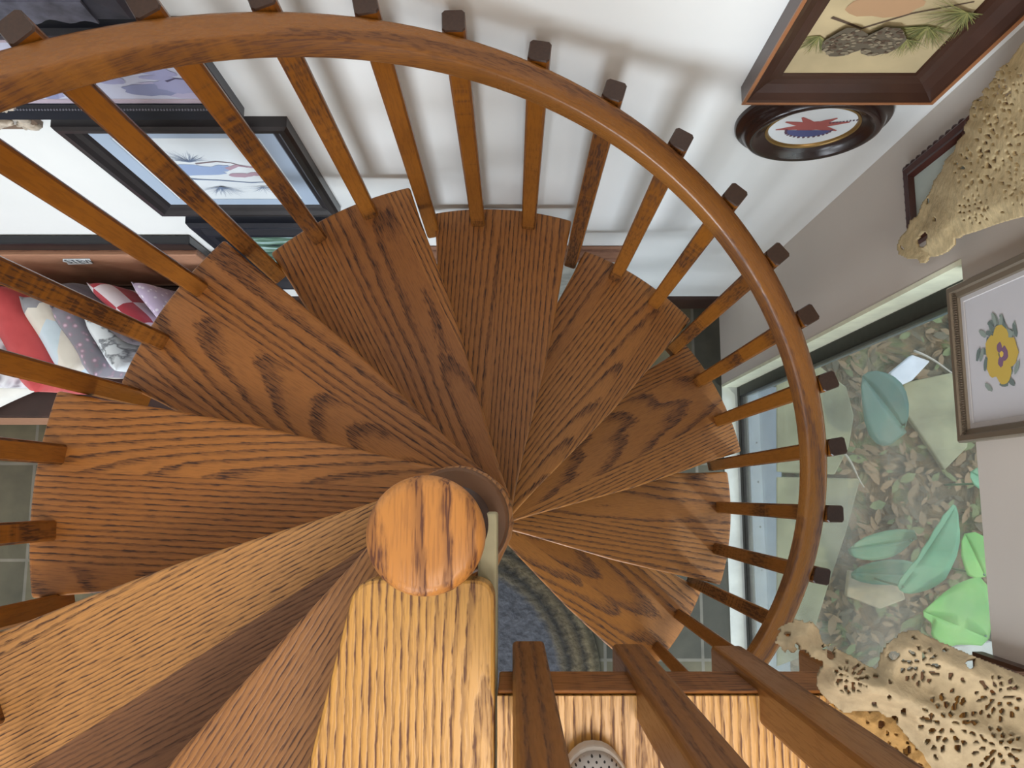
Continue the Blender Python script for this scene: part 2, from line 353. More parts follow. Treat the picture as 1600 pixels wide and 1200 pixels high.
# ================= RUG =================
rc=Vector((-.262,-.70,0)); bm=bmesh.new(); lathe(bm,[(.588,.0),(.595,.006),(.59,.012),(.56,.014),(.01,.014)],96)
o=link('round_rug',bm,M['rug'],loc=(rc.x,rc.y,.0005),smooth=True); tag(o,'round grey woven rug with tan edge bands on lower floor','rug')
# ================= CLOG SHOE =================
def clogmat():
    m,nt,b=newmat('perforated_grey_rubber'); tc=N(nt,'ShaderNodeTexCoord'); sp=N(nt,'ShaderNodeSeparateXYZ'); L(nt,tc.outputs['Object'],sp.inputs[0])
    s=190.0
    u=math_(nt,'MULTIPLY',math_(nt,'ADD',sp.outputs[0],sp.outputs[1]),s*.72); v=math_(nt,'MULTIPLY',math_(nt,'SUBTRACT',sp.outputs[0],sp.outputs[1]),s*.72)
    fu=math_(nt,'SUBTRACT',math_(nt,'FRACT',u),.5); fv=math_(nt,'SUBTRACT',math_(nt,'FRACT',v),.5)
    r=math_(nt,'SQRT',math_(nt,'ADD',math_(nt,'MULTIPLY',fu,fu),math_(nt,'MULTIPLY',fv,fv)))
    zz=math_(nt,'GREATER_THAN',sp.outputs[2],.030)
    hole=math_(nt,'MULTIPLY',math_(nt,'LESS_THAN',r,.19),zz)
    mx=N(nt,'ShaderNodeMix',data_type='RGBA'); L(nt,hole,mx.inputs['Factor']); mx.inputs['A'].default_value=srgb(176,174,172); mx.inputs['B'].default_value=srgb(26,24,24)
    L(nt,mx.outputs['Result'],b.inputs['Base Color']); b.inputs['Roughness'].default_value=.6; return m
shoe=empty('clog_shoe',(.076,-.373,LZ)); tag(shoe,'grey perforated clog shoe with pale rim on the landing','shoe')
def foot(t):  # half width along length t -1..1 (toe at +1)
    return .050*math.sqrt(max(0,1-abs(t)**2.6))*(1 if t>0 else .86+.14*(1+t))
bm=bmesh.new(); n=28
outl=[(foot(math.cos(a))*(1 if math.sin(a)>=0 else -1) if 0 else .050*math.copysign(abs(math.sin(a))**.85,math.sin(a))*(1.0 if math.cos(a)>0 else .84),.145*math.cos(a)) for a in [2*PI*i/56 for i in range(56)]]
prism(bm,outl,0,.026); link('sole',bm,plain('pale_rubber',srgb(196,190,182),.7),shoe,bevel=.006,bseg=3)
bm=bmesh.new(); loops=[]
for j in range(9):
    a=j/8*PI/2; s=math.cos(a)*.95+.02; z=.026+.040*math.sin(a)
    loops.append([(x*s,(y-.03)*s+.03 ,z) for x,y in outl])
loft(bm,loops,True,True); 
for v in bm.verts:
    if v.co.y<-.03: v.co.z=.026+(v.co.z-.026)*.75
link('upper',bm,clogmat(),shoe,smooth=True)
# ================= PICTURES =================
class Frame:
    """basis on a wall: s right, t up, n out of the wall"""
    def __init__(s,side):
        s.side=side
    def P(s,a,b,d):   # a,b in-wall coordinates, d out of wall
        return (a,YW-d,b) if s.side=='back' else (XW-d,a,b)
def rect_loop(F,a0,a1,b0,b1,ins,d): return [F.P(a0+ins,b0+ins,d),F.P(a1-ins,b0+ins,d),F.P(a1-ins,b1-ins,d),F.P(a0+ins,b1-ins,d)]
def picture(name,F,a0,a1,b0,b1,prof,fmat,label,cat='picture',mat_w=0,mat_m=None,paper=None,scallop=0,lip=None,dpaper=None):
    cx,cy,cz=F.P((a0+a1)/2,(b0+b1)/2,0)
    root=empty(name,(cx,cy,cz)); tag(root,label,cat,)
    inv=Matrix.Translation(-Vector(root.location))
    def part(nm,bm,mat,**k):
        o=link(nm,bm,mat,root,**k); o.matrix_parent_inverse=inv; return o
    bm=bmesh.new(); loft(bm,[rect_loop(F,a0,a1,b0,b1,i,d) for i,d in prof],True)
    part('frame',bm,fmat)
    w=prof[-1][0]; dp=(dpaper if dpaper is not None else prof[-1][1])
    if lip:
        bm=bmesh.new(); loft(bm,[rect_loop(F,a0,a1,b0,b1,w-.001,dp+.004),rect_loop(F,a0,a1,b0,b1,w+.003,dp+.006),rect_loop(F,a0,a1,b0,b1,w+.006,dp)],True); part('inner_lip',bm,lip)
    if mat_w:
        bm=bmesh.new(); loft(bm,[rect_loop(F,a0,a1,b0,b1,w-.002,dp),rect_loop(F,a0,a1,b0,b1,w+mat_w,dp),rect_loop(F,a0,a1,b0,b1,w+mat_w+.0015,dp-.0015)],True); part('mat_board',bm,mat_m)
        dp-=.0015
    bm=bmesh.new(); l=rect_loop(F,a0,a1,b0,b1,w+mat_w-.001,dp-.0005); bm.faces.new([bm.verts.new(p) for p in l]); part('paper',bm,paper)
    return root,part,dp
def flat(F,dep,polys,mats):
    """polys: list of (material index, [(a,b)...]) in wall coordinates"""
    bm=bmesh.new()
    for i,(mi,pts) in enumerate(polys):
        if len(pts)<3: continue
        d=dep+.0002+.00002*i
        try: f=bm.faces.new([bm.verts.new(F.P(a,b,d)) for a,b in pts]); f.material_index=mi
        except Exception: pass
    return bm
def stroke(pts,w0,w1=None):
    w1=w0 if w1 is None else w1; n=len(pts); out=[]; back=[]
    for i,(x,y) in enumerate(pts):
        a=pts[max(0,i-1)]; b=pts[min(n-1,i+1)]; dx,dy=b[0]-a[0],b[1]-a[1]; l=math.hypot(dx,dy) or 1
        w=(w0+(w1-w0)*i/(n-1))/2; out.append((x-dy/l*w,y+dx/l*w)); back.append((x+dy/l*w,y-dx/l*w))
    return out+back[::-1]
def blob(cx,cy,rx,ry,rot=0,n=18,jit=.12):
    c,s=math.cos(rot),math.sin(rot); o=[]
    for i in range(n):
        a=2*PI*i/n; r=1+random.uniform(-jit,jit); x,y=rx*r*math.cos(a),ry*r*math.sin(a); o.append((cx+x*c-y*s,cy+x*s+y*c))
    return o
def tuft(cx,cy,r,a0,a1,n,w=.0012):
    o=[]
    for i in range(n):
        a=a0+(a1-a0)*random.random(); l=r*random.uniform(.6,1); b=a+random.uniform(-.25,.25)
        o.append(stroke([(cx,cy),(cx+l*.5*math.cos(a),cy+l*.5*math.sin(a)),(cx+l*.5*math.cos(a)+l*.5*math.cos(b),cy+l*.5*math.sin(a)+l*.5*math.sin(b))],w,w*.2))
    return o
FB,FR=Frame('back'),Frame('right')
blackf=plain('black_picture_frame',srgb(44,40,42),.3,noise=.15,scale=30); blackf2=plain('blue_black_frame',srgb(34,36,46),.28)
brownf=plain('dark_walnut_frame',srgb(64,40,30),.32,noise=.22,scale=8); gold=plain('dull_gold_lip',srgb(150,120,70),.35,.6)
paleblue=plain('pale_blue_mat_board',srgb(170,186,206),.7); paperw=plain('off_white_art_paper',srgb(226,232,236),.55)
def pc(*rgb,n=''): return plain('paint_%d_%d_%d'%rgb,srgb(*rgb),.7)
B1,B2,B3,B4=pc(150,170,206),pc(112,128,156),pc(178,150,164),pc(128,112,118)
def Z(d): return CAMZ-d
# --- bird and pine branch picture ---
a0,a1,b0,b1=-.915,-.447,Z(2.005),Z(1.50)
wide=[(0,0),(0,.022),(.006,.028),(.018,.028),(.026,.020),(.038,.016),(.044,.010)]
r,part,dp=picture('framed_print',FB,a0,a1,b0,b1,wide,blackf,'black framed print of a pale blue bird on a pine branch on the back wall',mat_w=.034,mat_m=paleblue,paper=paperw)
pol=[]; cx,cy=-.69,Z(1.75)
pol.append((0,blob(cx-.045,cy+.005,.075,.032,-.1))); pol.append((0,blob(cx+.028,cy+.014,.028,.018,.2)))
pol.append((2,stroke([(cx+.04,cy+.01),(cx+.07,cy+.03),(cx+.10,cy+.02),(cx+.12,cy+.035)],.016,.004)))
pol.append((1,stroke([(cx-.12,cy-.03),(cx-.05,cy-.05),(cx,cy-.055),(cx+.07,cy-.07),(cx+.14,cy-.06)],.008,.003)))
pol.append((3,stroke([(cx-.02,cy+.04),(cx+.03,cy+.052),(cx+.06,cy+.045),(cx+.09,cy+.02)],.006,.003)))
pol.append((2,blob(cx+.06,cy-.025,.028,.012))); pol.append((2,blob(cx+.10,cy-.018,.022,.010)))
for (x,y,rr,s0,s1,nn) in ((cx-.03,cy+.05,.065,.2,2.9,46),(cx-.08,cy+.03,.06,1.2,3.2,36),(cx-.01,cy-.09,.07,3.4,6.0,46),(cx-.08,cy-.06,.05,2.5,4,26),(cx+.09,cy-.09,.05,3,6.2,26)):
    for t in tuft(x,y,rr,s0,s1,nn): pol.append((1,t))
part('artwork',flat(FB,dp,pol,0),None,mats=[B1,B2,B3,B4])
# --- picture above it ---
r,part,dp=picture('framed_print',FB,-1.05,-.520,Z(1.466),Z(1.165),[(0,0),(0,.02),(.008,.028),(.03,.022),(.036,.012),(.042,.012)],blackf2,'blue-black beaded frame with lavender print, above the bird print',mat_w=.012,mat_m=plain('pinkish_mat_board',srgb(190,176,190),.7),paper=plain('lavender_paper',srgb(206,210,232),.6))
pol=[]
for i in range(16):
    x=-1.0+.42*random.random(); y=Z(1.40)+.14*random.random(); pol.append((random.choice((0,1,2)),blob(x,y,random.uniform(.015,.05),random.uniform(.008,.02),random.uniform(-.5,.5))))
pol.append((1,blob(-.66,Z(1.375),.05,.022))); pol.append((0,blob(-.60,Z(1.36),.045,.028))); pol.append((3,stroke([(-.62,Z(1.345)),(-.60,Z(1.335)),(-.575,Z(1.34))],.006,.002)))
part('artwork',flat(FB,dp,pol,0),None,mats=[pc(168,170,208),pc(146,152,190),pc(190,186,216),pc(84,80,110)])
# beads on the frame: row of small studs
bm=bmesh.new()
for i in range(84):
    x=-1.02+i*.0058
    bmesh.ops.create_icosphere(bm,subdivisions=1,radius=.0022,matrix=Matrix.Translation(FB.P(x,Z(1.466)+.033,.02)))
part('beading',bm,plain('grey_beads',srgb(120,122,134),.4))
# --- topmost picture with wavy border ---
a0,a1,b0,b1=-1.15,-.575,Z(1.165)+.022,Z(.85)
r,part,dp=picture('framed_print',FB,a0,a1,b0,b1,[(0,0),(0,.018),(.008,.024),(.05,.02),(.055,.012)],plain('charcoal_frame',srgb(60,60,70),.4,noise=.3,scale=40),'grey marbled picture with wavy lower edge at the top of the back wall',paper=plain('blue_grey_paper',srgb(120,124,150),.6,noise=.35,scale=18))
bm=bmesh.new(); pts=[]
for i in range(60):
    t=i/59; pts.append((a0+.0+(a1-a0-.06)*t, b0+.004+.005*math.sin(t*60)+.003*math.sin(t*23)))
top=[(x,b0+.055) for x,y in pts]
bm.faces.new([bm.verts.new(FB.P(x,y,.027)) for x,y in pts+top[::-1]])
o=part('wavy_border',bm,plain('marbled_grey_border',srgb(104,106,122),.6,noise=.5,scale=30)); md=o.modifiers.new('S','SOLIDIFY'); md.thickness=.004
# --- lower black frame with green landscape ---
a0,a1=-.868,-.446; b1=Z(2.045); b0=Z(2.70)
lf=[(0,0),(0,.030),(.008,.040),(.020,.040),(.028,.034),(.040,.050),(.058,.050),(.070,.030),(.078,.012)]
m,nt,b=newmat('green_landscape_paint'); tc=N(nt,'ShaderNodeTexCoord'); mp=N(nt,'ShaderNodeMapping'); mp.inputs['Scale'].default_value=(5,1,22); L(nt,tc.outputs['Object'],mp.inputs[0]); nz=N(nt,'ShaderNodeTexNoise'); nz.inputs['Scale'].default_value=1.6; nz.inputs['Detail'].default_value=7; L(nt,mp.outputs[0],nz.inputs['Vector'])
L(nt,ramp(nt,nz.outputs['Fac'],[(.3,srgb(30,38,40)),(.42,srgb(66,92,82)),(.52,srgb(110,140,120)),(.62,srgb(176,206,206)),(.72,srgb(216,232,238))]),b.inputs['Base Color']); b.inputs['Roughness'].default_value=.35
r,part,dp=picture('framed_landscape',FB,a0,a1,b0,b1,lf,blackf2,'thick black frame with green water landscape, below the bird print','picture',paper=m)
bm=bmesh.new()
for i in range(44):
    x=a0+.086+i*(a1-a0-.172)/43
    bmesh.ops.create_icosphere(bm,subdivisions=1,radius=.0042,matrix=Matrix.Translation(FB.P(x,b1-.078,.013)))
part('scalloped_lip',bm,plain('grey_scallops',srgb(110,118,132),.4))
# --- ornate carved frame at the left ---
m_orn=plain('cream_carved_plaster',srgb(184,172,156),.65,noise=.45,scale=40,bump=.5)
r,part,dp=picture('ornate_frame',FB,-1.30,-.945,Z(1.525),Z(1.38),[(0,0),(0,.012),(.006,.018),(.012,.012)],plain('brown_back_edge',srgb(120,100,84),.6),'cream carved ornate frame corner left of the bird print','picture',paper=plain('grey_cream_panel',srgb(170,164,156),.7,noise=.2))
bm=bmesh.new()
for i in range(90):
    x=-1.29+random.random()*.335; z=Z(1.525)+.010+abs(random.gauss(0,.012))
    if random.random()<.3: x=-.955-abs(random.gauss(0,.008)); z=Z(1.52)+random.random()*.13
    bmesh.ops.create_icosphere(bm,subdivisions=2,radius=random.uniform(.006,.012),matrix=Matrix.Translation(FB.P(x,z,.016))@Matrix.Rotation(random.random()*3,4,'Y')@Matrix.Diagonal((1.7,.7,.6,1)))
part('carved_scrolls',bm,m_orn,smooth=True)
# --- pine cone picture upper right ---
a0,a1,b0,b1=.422,.772,Z(1.385),Z(.93)
cove=[(0,0),(0,.030),(.003,.034),(.0065,.034)]
r,part,dp=picture('framed_print',FB,a0,a1,b0,b1,[(0,0),(0,.034),(.0075,.034),(.010,.031),(.020,.022),(.035,.013),(.046,.010),(.056,.009),(.058,.005)],brownf,'wide dark walnut frame with a print of two pine cones','picture',paper=plain('tan_art_paper',srgb(184,166,128),.55,noise=.22,scale=8))
bm=bmesh.new(); loft(bm,[rect_loop(FB,a0,a1,b0,b1,i,d) for i,d in ((-.0005,.032),(-.0005,.0352),(.0055,.0352),(.0065,.0335))],True); o=part('outer_edging',bm,plain('orange_brown_edging',srgb(158,104,66),.4)); o['label']='lighter orange-brown outer edging'
pol=[]
pol.append((3,stroke([(.50,Z(1.16)),(.56,Z(1.19)),(.62,Z(1.15)),(.70,Z(1.12))],.006,.003)))
pol.append((4,blob(.57,Z(1.13),.06,.03)))
for (x,y,rr,s0,s1,nn) in ((.50,Z(1.21),.06,3.2,5.6,60),(.66,Z(1.18),.09,3.2,6.0,120),(.70,Z(1.14),.08,2.6,6.2,100),(.64,Z(1.21),.06,3.3,6.0,60)):
    for t in tuft(x,y,rr,s0,s1,nn,.0014): pol.append((random.choice((1,2)),t))
for cx_,cy_ in ((.545,Z(1.205)),(.605,Z(1.2))):
    pol.append((0,blob(cx_,cy_-.015,.034,.042,.2,jit=.08)))
    for i in range(70):
        a=random.random()*2*PI; q=math.sqrt(random.random()); pol.append((random.choice((3,5)),blob(cx_+.031*q*math.cos(a),cy_-.015+.039*q*math.sin(a),.004,.003,n=8)))
part('artwork',flat(FB,dp,pol,0),None,mats=[pc(92,82,66),pc(104,108,60),pc(140,136,80),pc(84,66,50),pc(176,140,104),pc(132,120,98)])
# --- oval picture ---
oc=(.600,Z(1.512)); 
ocx,ocz=oc; RX,RZ=.150,.150
root=empty('oval_framed_print',(ocx,YW,ocz)); tag(root,'oval dark walnut frame with a red and blue emblem, below the pine cone print','picture')
def oloop(k,d,n=72,cx=0,cz=0): return [((RX-k)*math.cos(2*PI*i/n),-d,(RZ-k)*math.sin(2*PI*i/n)) for i in range(n)]
bm=bmesh.new(); loft(bm,[oloop(k,d) for k,d in ((0,0),(0,.008),(.004,.013),(.012,.015),(.016,.024),(.022,.033),(.030,.037),(.038,.034),(.046,.026),(.054,.022),(.060,.019))],True); link('frame',bm,plain('oval_walnut_frame',srgb(46,30,26),.2,noise=.25,scale=8),root,smooth=True)
bm=bmesh.new(); loft(bm,[oloop(k,d) for k,d in ((.059,.020),(.062,.022),(.065,.018),(.066,.014))],True); link('inner_lip',bm,gold,root,smooth=True)
bm=bmesh.new(); bm.faces.new([bm.verts.new(p) for p in oloop(.065,.0145)]); link('paper',bm,paperw,root)
bm=bmesh.new(); RD,BL=pc(170,92,88),pc(84,90,140)
def ol(mi,pts,i=[0]):
    i[0]+=1; f=bm.faces.new([bm.verts.new((x,-.0148-.00003*i[0],z)) for x,z in pts]); f.material_index=mi
for ang,ln in ((-2.9,.07),(-2.3,.05),(-.35,.06),(.25,.07),(.75,.05),(2.3,.05),(2.85,.062)):
    ol(0,stroke([(0,0),(ln*.6*math.cos(ang),ln*.6*math.sin(ang)),(ln*math.cos(ang),ln*math.sin(ang))],.026,.004))
ol(0,blob(0,0,.024,.02)); ol(1,[( .045*math.cos(a),-.018-.03*math.sin(a)) for a in [PI*i/14 for i in range(15)]])
for i in range(15): ol(2,blob(.046*math.cos(PI*i/14),-.018-.032*math.sin(PI*i/14),.003,.004,n=8))
for i in range(9): ol(2,blob(.03+i*.006,.014+i*.0016,.002,.003,n=6))
link('emblem',bm,None,root,mats=[RD,BL,pc(96,70,90)])
# --- small scalloped frame on right wall ---
a0,a1,b0,b1=.545,.664,Z(1.571),Z(1.35)
r,part,dp=picture('scalloped_frame',FR,.50,.664,b0,Z(1.33),[(0,0),(0,.014),(.006,.019),(.016,.016),(.022,.018),(.028,.008)],plain('red_brown_frame',srgb(64,28,22),.35),'small dark red-brown scalloped frame on the right wall','picture',paper=plain('pale_green_paper',srgb(184,194,186),.6))
bm=bmesh.new()
for i in range(10):
    for (aa,bb) in ((.664,b0+.01+i*.022),(.51+i*.017,b0)):
        bmesh.ops.create_icosphere(bm,subdivisions=2,radius=.0085,matrix=Matrix.Translation(FR.P(aa,bb,.009))@Matrix.Diagonal((.8,1,1,1)))
part('scallops',bm,plain('red_brown_scallops',srgb(64,28,22),.35),smooth=True)
# --- flower painting on right wall ---
m,nt,b=newmat('ribbed_olive_silver_frame'); b.inputs['Base Color'].default_value=srgb(128,116,100); b.inputs['Roughness'].default_value=.35; b.inputs['Metallic'].default_value=.45
a0,a1,b0,b1=.093,.378,Z(1.440),Z(1.06)
r,part,dp=picture('flower_painting',FR,a0,a1,b0,b1,[(0,0),(0,.016),(.003,.020),(.012,.020),(.014,.014),(.022,.011),(.024,.007)],m,'yellow pansy painting in a ribbed silver frame beside the window top','picture',mat_w=.008,mat_m=plain('grey_white_mat',srgb(196,192,192),.6),paper=plain('cool_white_paper',srgb(206,204,208),.6))
bm=bmesh.new()
for i in range(64):
    y=a0+.004+i*(a1-a0-.008)/63
    bmesh.ops.create_cube(bm,size=1,matrix=Matrix.Translation(FR.P(y,b0+.0165,.0145))@Matrix.Diagonal((.004,.0022,.008,1)))
part('ribbing',bm,m)
pol=[]; fy,fz=.232,Z(1.31)
for i in range(34):
    a=random.random()*2*PI; q=random.uniform(.035,.062); pol.append((random.choice((0,1)),blob(fy+q*math.cos(a)*1.05,fz-.01+q*math.sin(a),.012,.005,random.random()*3)))
for (dy,dz,rr) in ((0,.02,.026),(.026,0,.024),(-.026,0,.024),(.014,-.024,.022),(-.014,-.024,.022)): pol.append((2,blob(fy+dy,fz+dz,rr,rr*.9,jit=.08)))
for (dy,dz,rr) in ((0,.008,.012),(.012,-.004,.009),(-.012,-.004,.009)): pol.append((3,blob(fy+dy,fz+dz,rr,rr*.8)))
pol.append((4,blob(fy,fz,.005,.005)))
part('artwork',flat(FR,dp,pol,0),None,mats=[pc(146,158,150),pc(112,126,122),pc(206,176,84),pc(128,96,124),pc(232,196,90)])
# --- lower right dark frame ---
r,part,dp=picture('framed_print',FR,-.62,-.270,Z(1.445),Z(1.15),[(0,0),(0,.018),(.006,.022),(.03,.014),(.034,.008)],brownf,'dark brown frame edge on the right wall below the flower painting','picture',paper=paperw)
# ================= BENCH WITH PILLOWS =================
bench=empty('wooden_bench',(-1.6,.5,0)); tag(bench,'reddish brown wooden bench against the back wall holding pillows','bench')
def bpart(name,bm,mat,**k):
    o=link(name,bm,mat,bench,**k); o.matrix_parent_inverse=Matrix.Translation(-Vector(bench.location)); return o
BXR=-.93; sz=.47
bm=bmesh.new(); box(bm,-3.0,BXR,.700,.722,sz,CAMZ-2.285); bpart('backrest',bm,M['bench'],bevel=.004)
bm=bmesh.new(); box(bm,-3.0,BXR,.655,.735,CAMZ-2.283,CAMZ-2.255) if 0 else box(bm,-3.0,BXR,.716,.742,.3,CAMZ-2.225); bpart('back_rail',bm,M['dark'],bevel=.004)
bm=bmesh.new(); box(bm,-3.0,BXR,.255,.70,sz-.035,sz); bpart('seat',bm,plain('dark_bench_seat',srgb(62,40,34),.5,noise=.3,scale=10),bevel=.005)
bm=bmesh.new(); box(bm,-3.0,BXR,.265,.285,.06,sz-.036); bpart('apron',bm,M['bench'])
bm=bmesh.new()
# curled arm at the right end: scroll profile in YZ extruded in X
prof=[]
for i in range(22):
    a=-.3+i/21*4.2; q=.085-.0022*i; prof.append((.60+q*math.cos(a+.7),.66+q*math.sin(a+.7)))
inn=[]
for i in range(22):
    a=-.3+(21-i)/21*4.2; q=.062-.0022*(21-i); inn.append((.60+q*math.cos(a+.7),.66+q*math.sin(a+.7)))
pts=prof+inn
A=[bm.verts.new((BXR-.07,y,z)) for y,z in pts]; Bv=[bm.verts.new((BXR+.04,y,z)) for y,z in pts]
for i in range(len(pts)): j=(i+1)%len(pts); bm.faces.new((A[i],A[j],Bv[j],Bv[i]))
bm.faces.new(A[::-1]); bm.faces.new(Bv)
bpart('arm_scroll',bm,plain('dark_scroll',srgb(70,60,56),.4,noise=.15),bevel=.003)
bm=bmesh.new(); box(bm,-3.0,-2.93,.28,.70,0,.58); bpart('arm',bm,plain('dark_arm',srgb(70,60,56),.4))
bm=bmesh.new(); box(bm,BXR-.06,BXR+.03,.28,.70,.0,.56)
bpart('arm',bm,plain('dark_grey_brown_arm',srgb(70,60,56),.4,noise=.15),bevel=.003)
# paper label stuck on the backrest
pl=[aty(*p,.6995) for p in ((98,404),(140,403.5),(145,411.5),(107,413),(104,409.5),(98,408))]
bm=bmesh.new(); bm.faces.new([bm.verts.new((p.x,.6985,p.z)) for p in pl]); o=link('paper_label',bm,plain('white_paper',srgb(232,236,238),.6)); tag(o,'small torn white paper label stuck on the bench backrest','label'); md=o.modifiers.new('S','SOLIDIFY'); md.thickness=.0006
cu=bpy.data.curves.new('handwriting','FONT'); cu.body='STEVI'; cu.size=.052; cu.materials.append(plain('ink',srgb(50,60,70),.6)); cu.align_x='CENTER'; cu.align_y='CENTER'
tmp=bpy.data.objects.new('t',cu); C.objects.link(tmp); me=bpy.data.meshes.new_from_object(tmp.evaluated_get(bpy.context.evaluated_depsgraph_get())); me.name='handwriting'; bpy.data.objects.remove(tmp); tx_=bpy.data.objects.new('handwriting',me); C.objects.link(tx_); c_=(pl[0]+pl[2])/2; tx_.rotation_euler=(PI/2,0,0); tx_.scale=(.62,1.0,1); tx_.parent=o; tx_.location=(c_.x+.004,.6970,c_.z)
# pillows
def fabric(name,stops,scale=8,kind='noise',rough=.9,mapping=None):
    m,nt,b=newmat(name); tc=N(nt,'ShaderNodeTexCoord'); mp=N(nt,'ShaderNodeMapping'); L(nt,tc.outputs['Object'],mp.inputs[0])
    if mapping: mp.inputs['Scale'].default_value=mapping
    if kind=='noise': t=N(nt,'ShaderNodeTexNoise'); t.inputs['Detail'].default_value=4; fac=t.outputs['Fac']
    elif kind=='dots': t=N(nt,'ShaderNodeTexVoronoi'); fac=t.outputs['Distance']
    elif kind=='cells': t=N(nt,'ShaderNodeTexVoronoi'); s_=N(nt,'ShaderNodeSeparateColor'); L(nt,t.outputs['Color'],s_.inputs[0]); fac=s_.outputs[0]
    elif kind=='checker': t=N(nt,'ShaderNodeTexChecker'); fac=t.outputs['Fac']
    t.inputs['Scale'].default_value=scale; L(nt,mp.outputs[0],t.inputs['Vector'])
    r_=ramp(nt,fac,stops); 
    if kind in('cells','checker'):
        for n_ in nt.nodes:
            if n_.type=='VALTORGB': n_.color_ramp.interpolation='CONSTANT'
    L(nt,r_,b.inputs['Base Color']); b.inputs['Roughness'].default_value=rough; b.inputs['Sheen Weight'].default_value=.2
    n2=N(nt,'ShaderNodeTexNoise'); n2.inputs['Scale'].default_value=14; L(nt,tc.outputs['Object'],n2.inputs['Vector'])
    bp=N(nt,'ShaderNodeBump'); bp.inputs['Strength'].default_value=.5; bp.inputs['Distance'].default_value=.02; L(nt,n2.outputs['Fac'],bp.inputs['Height']); L(nt,bp.outputs[0],b.inputs['Normal'])
    return m
def pillow_bm(L_,H_,T_,seed):
    rnd=random.Random(seed); bm=bmesh.new(); n=18; grids=[]
    ph=[rnd.uniform(0,6) for _ in range(4)]
    def ptt(i,j,sg):
        u=-1+2*i/n; v=-1+2*j/n
        th=max(0,(1-u**4)*(1-v**4))**.5
        x=u*L_/2*(1-.07*(1-abs(v))*0-.06*(1-v*v)*abs(u)); z=v*H_/2*(1-.06*(1-u*u)*abs(v))
        y=sg*T_/2*th*(1+.10*math.sin(3*u+ph[0])*math.sin(3*v+ph[1]))
        return (x,y,z)
    G={}
    for sg in (1,-1):
        for i in range(n+1):
            for j in range(n+1):
                if sg==-1 and (i in(0,n) or j in(0,n)): G[(sg,i,j)]=G[(1,i,j)]; continue
                G[(sg,i,j)]=bm.verts.new(ptt(i,j,sg))
    for sg in (1,-1):
        for i in range(n):
            for j in range(n):
                f=[G[(sg,i,j)],G[(sg,i+1,j)],G[(sg,i+1,j+1)],G[(sg,i,j+1)]]
                if sg==-1: f.reverse()
                bm.faces.new(f)
    return bm
W_=srgb(214,214,220)
pil=[ # px of upper edge: start, end ; thickness, material, label
 ((-40,440),(48,600),.15,fabric('quilted_grey_white',[(.3,srgb(150,146,154)),(.5,srgb(206,204,210)),(.7,srgb(228,228,232))],30,'dots'),'pale grey-white quilted pillow left of the red pillow'),
 ((14,448),(96,612),.15,fabric('coral_red_linen',[(.3,srgb(186,66,70)),(.7,srgb(210,88,88))],5),'coral red pillow standing on the bench'),
 ((72,468),(150,584),.13,fabric('patchwork_cotton',[(0,srgb(206,222,232)),(.3,srgb(150,150,156)),(.45,srgb(226,220,208)),(.7,srgb(84,66,62)),(.85,srgb(196,222,236))],9,'cells'),'patchwork pillow in pale blue, cream and brown'),
 ((118,482),(184,588),.09,fabric('grey_pink_dots',[(.12,srgb(214,184,200)),(.28,srgb(156,134,148)),(.5,srgb(140,136,146))],45,'dots'),'grey pillow with pink speckles between patchwork and striped pillows'),
 ((168,498),(218,580),.08,fabric('white_line_print',[(0,srgb(230,236,240)),(.46,srgb(228,234,238)),(.5,srgb(120,124,130)),(.56,srgb(226,232,236))],3,mapping=(6,6,1)),'white pillow with thin grey lines next to the stair tread'),
 ((128,432),(240,520),.09,fabric('charcoal_with_white',[(0,srgb(84,74,80)),(.62,srgb(84,74,80)),(.63,srgb(214,218,232))],5,'cells'),'dark charcoal pillow with a white patch behind the speckled pillow'),
 ((172,434),(256,508),.075,fabric('red_white_triangles',[(0,srgb(226,214,220)),(.5,srgb(176,58,70))],11,'checker',mapping=(1,1,1)),'red and white triangle patterned pillow'),
 ((240,428),(300,500),.07,fabric('lavender_dots',[(.2,srgb(232,226,240)),(.35,srgb(196,180,208))],60,'dots'),'lavender dotted pillow at the right end of the bench'),
]
for i,(p,q,T_,m,lab) in enumerate(pil):
    dtop=2.33
    P0=atz(*p,dtop+.10); Q0=atz(*q,dtop+.10); c=(P0+Q0)/2; d=Q0-P0; ln=math.hypot(d.x,d.y)*1.0
    H_=.31
    bm=pillow_bm(ln,H_,T_*.86,i); rz=math.atan2(d.y,d.x); tilt=.16
    o=link('throw_pillow',bm,m,smooth=True); o.rotation_euler=(tilt,0,rz); 
    zc=sz+H_/2*math.cos(tilt)+.01
    # keep the top edge where it is seen
    cc=atz((p[0]+q[0])/2,(p[1]+q[1])/2,CAMZ-zc-.05); o.location=(cc.x,min(cc.y,.685-abs(math.sin(rz))*ln/2-.04),zc)
    tag(o,lab,'pillow','pillows standing on the bench')
# white crumpled cushion in front
bm=pillow_bm(.34,.30,.10,33); o=link('throw_pillow',bm,fabric('white_grey_blotch',[(.35,srgb(90,90,92)),(.45,srgb(226,224,216)),(.7,srgb(236,236,232))],4),smooth=True)
cc=atz(8,598,2.62); o.location=(cc.x-.08,cc.y+.02,sz+.055); o.rotation_euler=(PI/2,0,.5); tag(o,'white pillow with dark blotches lying flat at the bench front','pillow','pillows standing on the bench')
